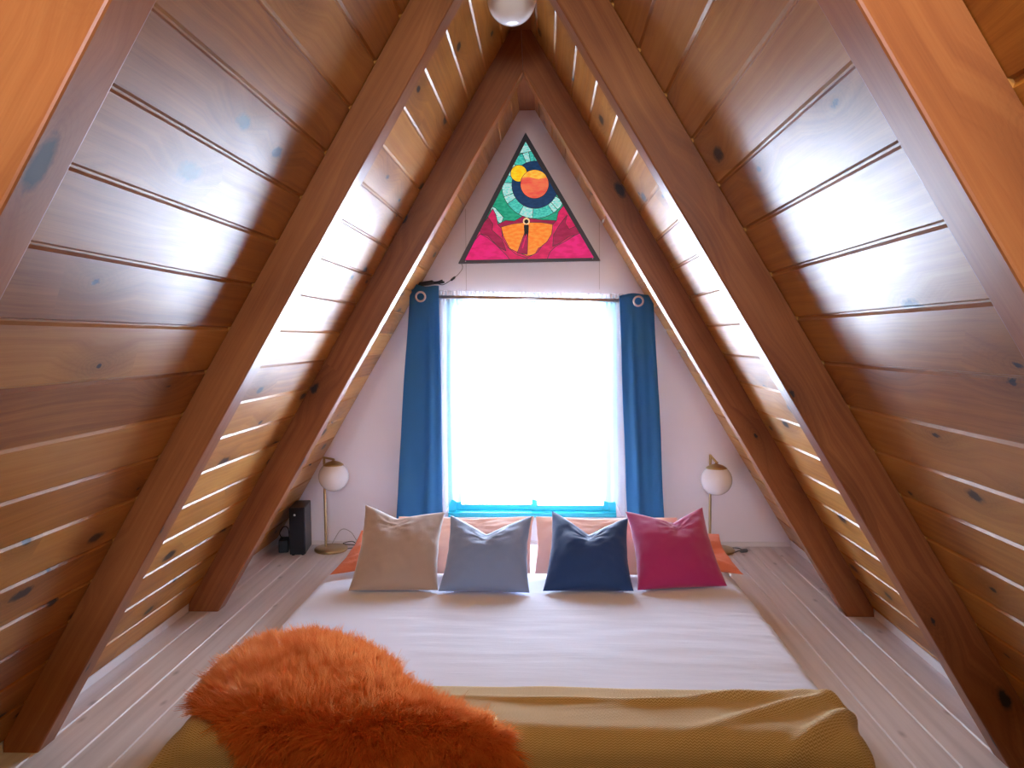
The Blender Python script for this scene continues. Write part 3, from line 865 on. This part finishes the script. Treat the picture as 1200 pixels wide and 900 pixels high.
# hide
bm = bmesh.new()
N = 46
out = np.array(SK)
tl_ = np.linspace(0, len(SK), 97)[:-1]
ol = []
for t_ in tl_:
    i = int(t_) % len(SK); f = t_ - int(t_)
    ol.append(tuple(out[i] * (1 - f) + out[(i + 1) % len(SK)] * f))
rings = []
for k in range(13):
    s = 1 - k / 12.
    row = []
    for (x, y) in ol:
        X = SKC[0] + (x - SKC[0]) * s; Yv = SKC[1] + (y - SKC[1]) * s
        d = float(sk_dist(np.array([X]), np.array([Yv]))[0])
        row.append(bm.verts.new(fold_edge(X, Yv, sk_off(X, Yv, d)) - so))
        if k == 12: break
    rings.append(row)
for a, b in zip(rings, rings[1:]):
    m_ = len(a)
    for i in range(m_):
        j = (i + 1) % m_
        if len(b) == 1: bm.faces.new((a[i], a[j], b[0]))
        else: bm.faces.new((a[i], a[j], b[j], b[i]))
bmesh.ops.recalc_face_normals(bm, faces=bm.faces)
link('hide', bm, M_hide, sheep, True)
# fleece : locks of tapering hairs
def fleece(nl=13000, per=10):
    xs = rng.uniform(-1.0, .05, nl * 3); ys = rng.uniform(1.82, 2.74, nl * 3)
    k = sk_inside(xs, ys); xs, ys = xs[k][:nl], ys[k][:nl]
    ds = sk_dist(xs, ys)
    V, F, T = [], [], []
    SEG = 4
    for x, y, d in zip(xs, ys, ds):
        off = sk_off(x, y, d)
        p = fold_edge(x, y, off)
        e = 1e-3
        px = fold_edge(x + e, y, sk_off(x + e, y, d)) - p; py = fold_edge(x, y + e, sk_off(x, y + e, d)) - p
        n_ = px.cross(py).normalized()
        tx = px.normalized(); ty = py.normalized()
        # lie of the fleece : out from the back line, swirling a little
        fx = (x - SKC[0]) * 1.3 + .55 * nz(x * 5, y * 5, 9.); fy = (y - SKC[1]) * 1.3 + .55 * nz(x * 5, y * 5, 21.) - .15
        edge = max(0, 1 - d / .09)
        fl = tx * fx + ty * fy
        if fl.length > .9: fl = fl.normalized() * .9
        ldir = (n_ * (1.0 - .45 * edge) + fl * (.60 + .35 * edge) + Vector(rng.normal(0, .34, 3))).normalized()
        lock_len = .052 * (1 + .25 * rng.normal()) * (1 - .25 * edge)
        lock_len = max(.03, lock_len)
        tint = min(1, max(0, .5 + .28 * rng.normal() + .5 * nz(x * 6, y * 6, 5.)))
        bendv = (fl * .9 - Vector((0, 0, .45)) + Vector(rng.normal(0, .25, 3)))
        tip0 = p + ldir * lock_len + bendv * lock_len * .35
        for h in range(per):
            rx, ry = rng.normal(0, .0075, 2)
            r0 = p + tx * rx + ty * ry - n_ * .006
            tip = tip0 + Vector(rng.normal(0, .0058, 3)) + (tx * rx + ty * ry) * .35
            mid = r0 + ldir * lock_len * .55 + Vector(rng.normal(0, .002, 3))
            side = Vector(rng.normal(0, 1, 3)).cross(tip - r0)
            if side.length < 1e-6: continue
            side.normalize()
            w = .0011 * (1 + .3 * rng.random())
            base = len(V)
            for q in range(SEG + 1):
                t = q / SEG
                c = r0 * (1 - t) ** 2 + mid * (2 * t * (1 - t)) + tip * t * t
                dn = (c - p).dot(n_)
                if dn < -.012: c = c + n_ * (-.012 - dn)
                c = c - so
                wq = w * (1 - .85 * t)
                a = c + side * wq; b = c - side * wq
                V.append((a.x, a.y, a.z)); V.append((b.x, b.y, b.z)); T.append(tint); T.append(tint)
            for q in range(SEG):
                F.append((base + 2 * q, base + 2 * q + 1, base + 2 * q + 3, base + 2 * q + 2))
    me = bpy.data.meshes.new('fleece')
    V = np.array(V, np.float32); F = np.array(F, np.int32)
    me.vertices.add(len(V)); me.vertices.foreach_set('co', V.ravel())
    me.loops.add(F.size); me.loops.foreach_set('vertex_index', F.ravel())
    me.polygons.add(len(F)); me.polygons.foreach_set('loop_start', np.arange(0, F.size, 4, dtype=np.int32))
    me.polygons.foreach_set('loop_total', np.full(len(F), 4, np.int32))
    me.polygons.foreach_set('use_smooth', np.ones(len(F), bool))
    at = me.attributes.new('tint', 'FLOAT', 'POINT'); at.data.foreach_set('value', np.array(T, np.float32))
    me.materials.append(M_fur); me.update(); me.validate()
    ob = bpy.data.objects.new('fleece', me); COL.objects.link(ob); ob.parent = sheep
fleece()

# ------------------------------------------------------------------ pillows
def pillow(name, BL, BR, TR_, TL, thick, dip, u0, mat, label, cat, group, seed, pinch=.085, n=44, crump=.007, belly=.0):
    BL, BR, TR_, TL = map(Vector, (BL, BR, TR_, TL))
    c = (BL + BR + TR_ + TL) / 4
    org = Vector((c.x, (BL.y + BR.y) / 2, min(BL.z, BR.z)))
    bm = bmesh.new()
    ux = ((BR - BL) + (TR_ - TL)).normalized(); vy = ((TL - BL) + (TR_ - BR)).normalized()
    nn = ux.cross(vy).normalized()
    if nn.y > 0: nn = -nn
    size = ((BR - BL).length + (TL - BL).length) / 2
    def pt(i, j, side):
        u = -1 + 2 * i / n; v = -1 + 2 * j / n
        # crowd the samples at the edges
        u = math.sin(u * math.pi / 2); v = math.sin(v * math.pi / 2)
        uu = u * (1 - pinch * (1 - v * v) * abs(u)); vv = v * (1 - pinch * (1 - u * u) * abs(v))
        if v < 0: vv = v * (1 - .35 * pinch * (1 - u * u))
        uu += .016 * nz(v * 3.5 + seed * 2, seed, .5) * abs(u) * (1 - v * v) + .006 * nz(v * 11 + seed, seed, 2.) * abs(u) ** 3 * (1 - v * v)
        a, b = (uu + 1) / 2, (vv + 1) / 2
        p = BL * (1 - a) * (1 - b) + BR * a * (1 - b) + TR_ * a * b + TL * (1 - a) * b
        t = thick * .5 * (max(0, 1 - u * u) ** .5) * (max(0, 1 - v * v) ** .45)
        t *= 1 - .18 * max(0, v) + belly * max(0, -v)
        s = max(0, (v + .25) / 1.25)
        if dip:
            du = abs(u - u0)
            k = max(0, 1 - du / (1 - u0 * (1 if u > u0 else -1)))
            p -= vy * dip * (k ** 1.25) * s * s * (3 - 2 * s)
            t *= 1 - .45 * math.exp(-(du / .28) ** 2) * s ** 2
            # creases running out of the chop
            ang = math.atan2((v - .55), (u - u0) + 1e-6); rad = math.hypot(v - .75, u - u0)
            t += .010 * math.sin(ang * 9 + seed) * math.exp(-(rad / .38) ** 2) * (1 - u * u) * (1 - v * v)
        e = (1 - u * u) * (1 - v * v)
        w = crump * (nz(u * 2.2 + seed, v * 2.2, side * 3.) + .5 * nz(u * 6 + seed, v * 6, side * 5.))
        ed = max(abs(u), abs(v))
        w += .008 * nz(u * 12 + seed, v * 14, side * 7.) * max(0, ed - .55) * min(1, e * 6)
        t += w * min(1, e * 5)
        return p + nn * t * side - org
    front = [[bm.verts.new(pt(i, j, 1)) for i in range(n + 1)] for j in range(n + 1)]
    back = [[front[j][i] if i in (0, n) or j in (0, n) else bm.verts.new(pt(i, j, -1)) for i in range(n + 1)] for j in range(n + 1)]
    for j in range(n):
        for i in range(n):
            bm.faces.new((front[j][i], front[j][i + 1], front[j + 1][i + 1], front[j + 1][i]))
            bm.faces.new((back[j][i + 1], back[j][i], back[j + 1][i], back[j + 1][i + 1]))
    bmesh.ops.recalc_face_normals(bm, faces=bm.faces)
    o = link(name, bm, mat, None, True); o.location = org
    return tag(o, label, cat, group)
G1 = 'velvet throw cushions along the head of the bed'
pillow('cushion', (-.768, 3.285, .1640), (-.375, 3.30, .1640), (-.382, 3.62, .438), (-.785, 3.70, .455), .135, .050, -.15, M_beige, 'beige cushion, first of the four in the front row from the left', 'cushion', G1, 1.1)
pillow('cushion', (-.372, 3.288, .1640), (.028, 3.274, .1640), (.035, 3.57, .43), (-.352, 3.585, .43), .135, .090, -.06, M_pale, 'pale grey blue cushion standing between the beige and navy ones', 'cushion', G1, 4.2)
pillow('cushion', (.085, 3.298, .1640), (.480, 3.306, .1640), (.482, 3.56, .425), (.128, 3.65, .438), .135, .100, .0, M_navy, 'navy blue cushion standing between the pale blue and magenta ones', 'cushion', G1, 7.7)
pillow('cushion', (.498, 3.318, .1640), (.900, 3.384, .1640), (.864, 3.75, .435), (.482, 3.666, .432), .135, .070, .12, M_mag, 'magenta cushion, last in the front row, beside the right lamp', 'cushion', G1, 2.9)
G2 = 'peach bed pillows behind the cushions'
pillow('pillow', (-.690, 3.52, .172), (.028, 3.52, .172), (.040, 3.80, .376), (-.640, 3.80, .374), .10, .012, .1, M_peach, 'peach bed pillow behind the beige and pale blue cushions', 'pillow', G2, 3.3, .03)
pillow('pillow', (.046, 3.52, .172), (.745, 3.52, .172), (.750, 3.80, .372), (.050, 3.80, .376), .10, .010, -.2, M_peach, 'peach bed pillow behind the navy and magenta cushions', 'pillow', G2, 8.8, .03)
G3 = 'orange crinkled pillows at the back'
pillow('pillow', (-.905, 3.47, .176), (-.25, 3.88, .178), (-.25, 4.05, .255), (-.840, 3.83, .295), .075, 0, 0, M_orange, 'orange crinkled pillow peeking out left of the beige cushion', 'pillow', G3, 5.5, .06, crump=.016)
pillow('pillow', (.30, 3.88, .178), (1.000, 3.49, .182), (.960, 3.82, .285), (.30, 4.05, .255), .075, 0, 0, M_orange, 'orange crinkled pillow peeking out right of the magenta cushion', 'pillow', G3, 9.5, .06, crump=.016)

# ------------------------------------------------------------------ globe lamps
def globe_prof(r, cut=.0, n=28):
    return [(r * math.sin(math.pi * k / n), -r * math.cos(math.pi * k / n)) for k in range(n + 1)]
def lamp(base, pole, zt, gl, r, label):
    root = empty('table_lamp', (base[0], base[1], 0), label, 'lamp', 'globe table lamps by the window wall')
    o = Vector((base[0], base[1], 0))
    bm = bmesh.new(); lathe(bm, [(0, .001), (.096, .001), (.099, .004), (.099, .014), (.095, .018), (.03, .020), (0, .020)], 48); link('base', bm, M_brass, root, True)
    pp = Vector((pole[0], pole[1], 0)) - o
    bm = bmesh.new(); tube(bm, [pp + Vector((0, 0, .018)), pp + Vector((0, 0, zt))], .0075, 14); autosmooth(link('pole', bm, M_brass, root))
    g = Vector(gl) - o
    top = Vector((g.x, g.y, g.z + r + .016))
    bm = bmesh.new(); tube(bm, [pp + Vector((-.006, 0, zt + .002)), pp + Vector((0, 0, zt)), top + Vector((0, 0, -.002)), top + Vector((.008, 0, -.006))], .0062, 10); link('arm', bm, M_brass, root, True)
    bm = bmesh.new(); h = r + .004
    prof = [(0, h + .010), (.007, h + .009), (.009, h + .002)] + [(h * math.sin(a), h * math.cos(a)) for a in [R(d) for d in (10, 18, 26, 34, 41)]] + [((h - .004) * math.sin(R(41)), (h - .004) * math.cos(R(41)))]
    lathe(bm, prof, 40, Matrix.Translation(g)); link('shade_cap', bm, M_brass, root, True)
    bm = bmesh.new(); lathe(bm, globe_prof(r), 48, Matrix.Translation(g)); link('globe_shade', bm, M_opal, root, True)
    return root
l1 = lamp((-1.195, 4.515), (-1.232, 4.535), .560, (-1.166, 4.50, .452), .089, 'brass globe table lamp on the floor beside the black speaker')
l2 = lamp((1.110, 4.525), (1.066, 4.530), .572, (1.095, 4.50, .432), .090, 'brass globe table lamp behind the magenta cushion, near the right rafter')
def cord_part(parent, pts, r=.0025, mat=M_cord, name='cord'):
    o = Vector(parent.location)
    bm = bmesh.new(); tube(bm, curve_pts([Vector(p) - o for p in pts]), r, 6); link(name, bm, mat, parent, True)
cord_part(l1, [(-1.10, 4.53, .006), (-1.05, 4.57, .010), (-1.09, 4.61, .03), (-1.15, 4.62, .012), (-1.03, 4.60, .012), (-.98, 4.62, .035)])
cord_part(l1, [(-1.22, 4.60, .006), (-1.16, 4.615, .10), (-1.10, 4.62, .085), (-1.05, 4.62, .02), (-.95, 4.60, .008)], .0022, M_cordc)
cord_part(l2, [(1.17, 4.45, .006), (1.21, 4.50, .006), (1.25, 4.53, .010), (1.235, 4.57, .010), (1.15, 4.58, .008), (1.05, 4.60, .008)])
root = empty('wall_plug', (1.265, 4.50, 0), 'small grey plug lying on the floor right of the right lamp base', 'plug')
bm = bmesh.new(); tube(bm, [(-.03, 0, .010), (-.022, 0, .012), (.012, .01, .012), (.018, .012, .012)], [.005, .011, .011, .006], 10); link('plug_body', bm, pbr('grey_plug', (.16, .15, .16), .4), root, True)
bm = bmesh.new()
for dy in (-.006, .006): tube(bm, [(.018, .012 + dy, .012), (.036, .018 + dy, .012)], .002, 6)
link('prong', bm, M_steel, root, True)

# black speaker and its adapter ---------------------------------------------
ang = R(8)
sp = empty('speaker', (-1.375, 4.50, 0), 'small upright black speaker on the floor left of the left lamp', 'speaker', rz=ang)
bm = bmesh.new(); box(bm, -.046, .046, -.105, .115, .006, .285); bmesh.ops.recalc_face_normals(bm, faces=bm.faces); bevel(link('body', bm, M_black, sp), .006, 3)
bm = bmesh.new(); box(bm, -.041, .041, -.110, -.1052, .014, .278); bmesh.ops.recalc_face_normals(bm, faces=bm.faces); bevel(link('grille', bm, M_mesh, sp), .003, 2)
bm = bmesh.new(); lathe(bm, [(0, 0), (.0065, 0), (.006, .002), (0, .003)], 16, Matrix.Translation((-.012, -.1102, .243)) @ Matrix.Rotation(R(90), 4, 'X')); link('badge', bm, M_led, sp, True)
for dx in (-.028, .028):
    for dy in (-.09, .10):
        bm = bmesh.new(); lathe(bm, [(0, .0005), (.009, .0005), (.009, .0062), (0, .0062)], 12, Matrix.Translation((dx, dy, 0))); link('foot', bm, M_black, sp)
ad = empty('power_adapter', (-1.475, 4.50, 0), 'black power adapter with looped cord on the floor behind the left rafter', 'adapter', rz=R(12))
bm = bmesh.new(); box(bm, -.028, .028, -.05, .05, .001, .075); bmesh.ops.recalc_face_normals(bm, faces=bm.faces); bevel(link('adapter_body', bm, M_black, ad), .005, 2)
bm = bmesh.new(); tube(bm, curve_pts([(-.01, 0, .072), (-.025, .0, .11), (.0, .01, .145), (.022, .02, .13), (.026, .03, .08), (.034, .04, .012)]), .003, 6); link('cord', bm, M_cord, ad, True)

# ceiling globe ----------------------------------------------------------
cl = empty('ceiling_globe_light', (-.012, 2.80, zb), 'white glass globe light hanging from the ridge at the top', 'ceiling light')
bm = bmesh.new(); lathe(bm, [(0, -.001), (.055, -.001), (.055, -.012), (.03, -.030), (.03, -.075), (.038, -.085), (.038, -.105), (0, -.105)], 40); link('canopy', bm, M_brass, cl, True)
bm = bmesh.new(); lathe(bm, globe_prof(.086), 48, Matrix.Translation((0, 0, 2.463 - zb))); link('globe_shade', bm, M_opal, cl, True)

# ------------------------------------------------------------------ light : overcast sky outside both gables
w = bpy.data.worlds.new('sky'); scn.world = w; w.use_nodes = True
bg = w.node_tree.nodes['Background']; bg.inputs[0].default_value = (.70, .79, 1.0, 1); bg.inputs[1].default_value = 46.
def portal(name, x0, x1, z0, z1, y, into):
    L = bpy.data.lights.new(name, 'AREA'); L.shape = 'RECTANGLE'; L.size = x1 - x0; L.size_y = z1 - z0
    L.cycles.is_portal = True
    o = bpy.data.objects.new(name, L); COL.objects.link(o); o.location = ((x0 + x1) / 2, y, (z0 + z1) / 2)
    o.rotation_euler = (R(-90 if into < 0 else 90), 0, 0)
portal('window_daylight', WX0, WX1, WZ0, WZ1, YW + .13, -1)
portal('rear_window_daylight', -RX, RX, RZ0, RZ1, YB - .13, 1)
# unseen warm point light added over the viewer to brighten the nearest rafters
lp = bpy.data.lights.new('rear_warm_fill', 'POINT'); lp.energy = 27.; lp.color = (1., .90, .44); lp.shadow_soft_size = .086
lo = bpy.data.objects.new('rear_warm_fill', lp); COL.objects.link(lo); lo.location = (0., .12, 2.18)

# ------------------------------------------------------------------ camera
f, pit, yaw, rol = 901., .0578, .0443, .0076
cam = bpy.data.cameras.new('camera'); co = bpy.data.objects.new('camera', cam); COL.objects.link(co)
cam.sensor_width = 36.; cam.lens = f / 1200. * 36.; cam.clip_start = .02
M = Matrix.Rotation(yaw, 4, 'Z') @ Matrix.Rotation(R(90) - pit, 4, 'X') @ Matrix.Rotation(-rol, 4, 'Z')
M.translation = Vector((.1036, 0, 1.26)); co.matrix_world = M
scn.camera = co

scn.view_settings.view_transform = 'Standard'; scn.view_settings.look = 'None'
scn.view_settings.gamma = 1.; scn.view_settings.use_curve_mapping = False
scn.view_settings.exposure = .35
scn.cycles.use_denoising = True
scn.cycles.max_bounces = 10; scn.cycles.diffuse_bounces = 6; scn.cycles.transparent_max_bounces = 12
scn.cycles.sample_clamp_indirect = 12.
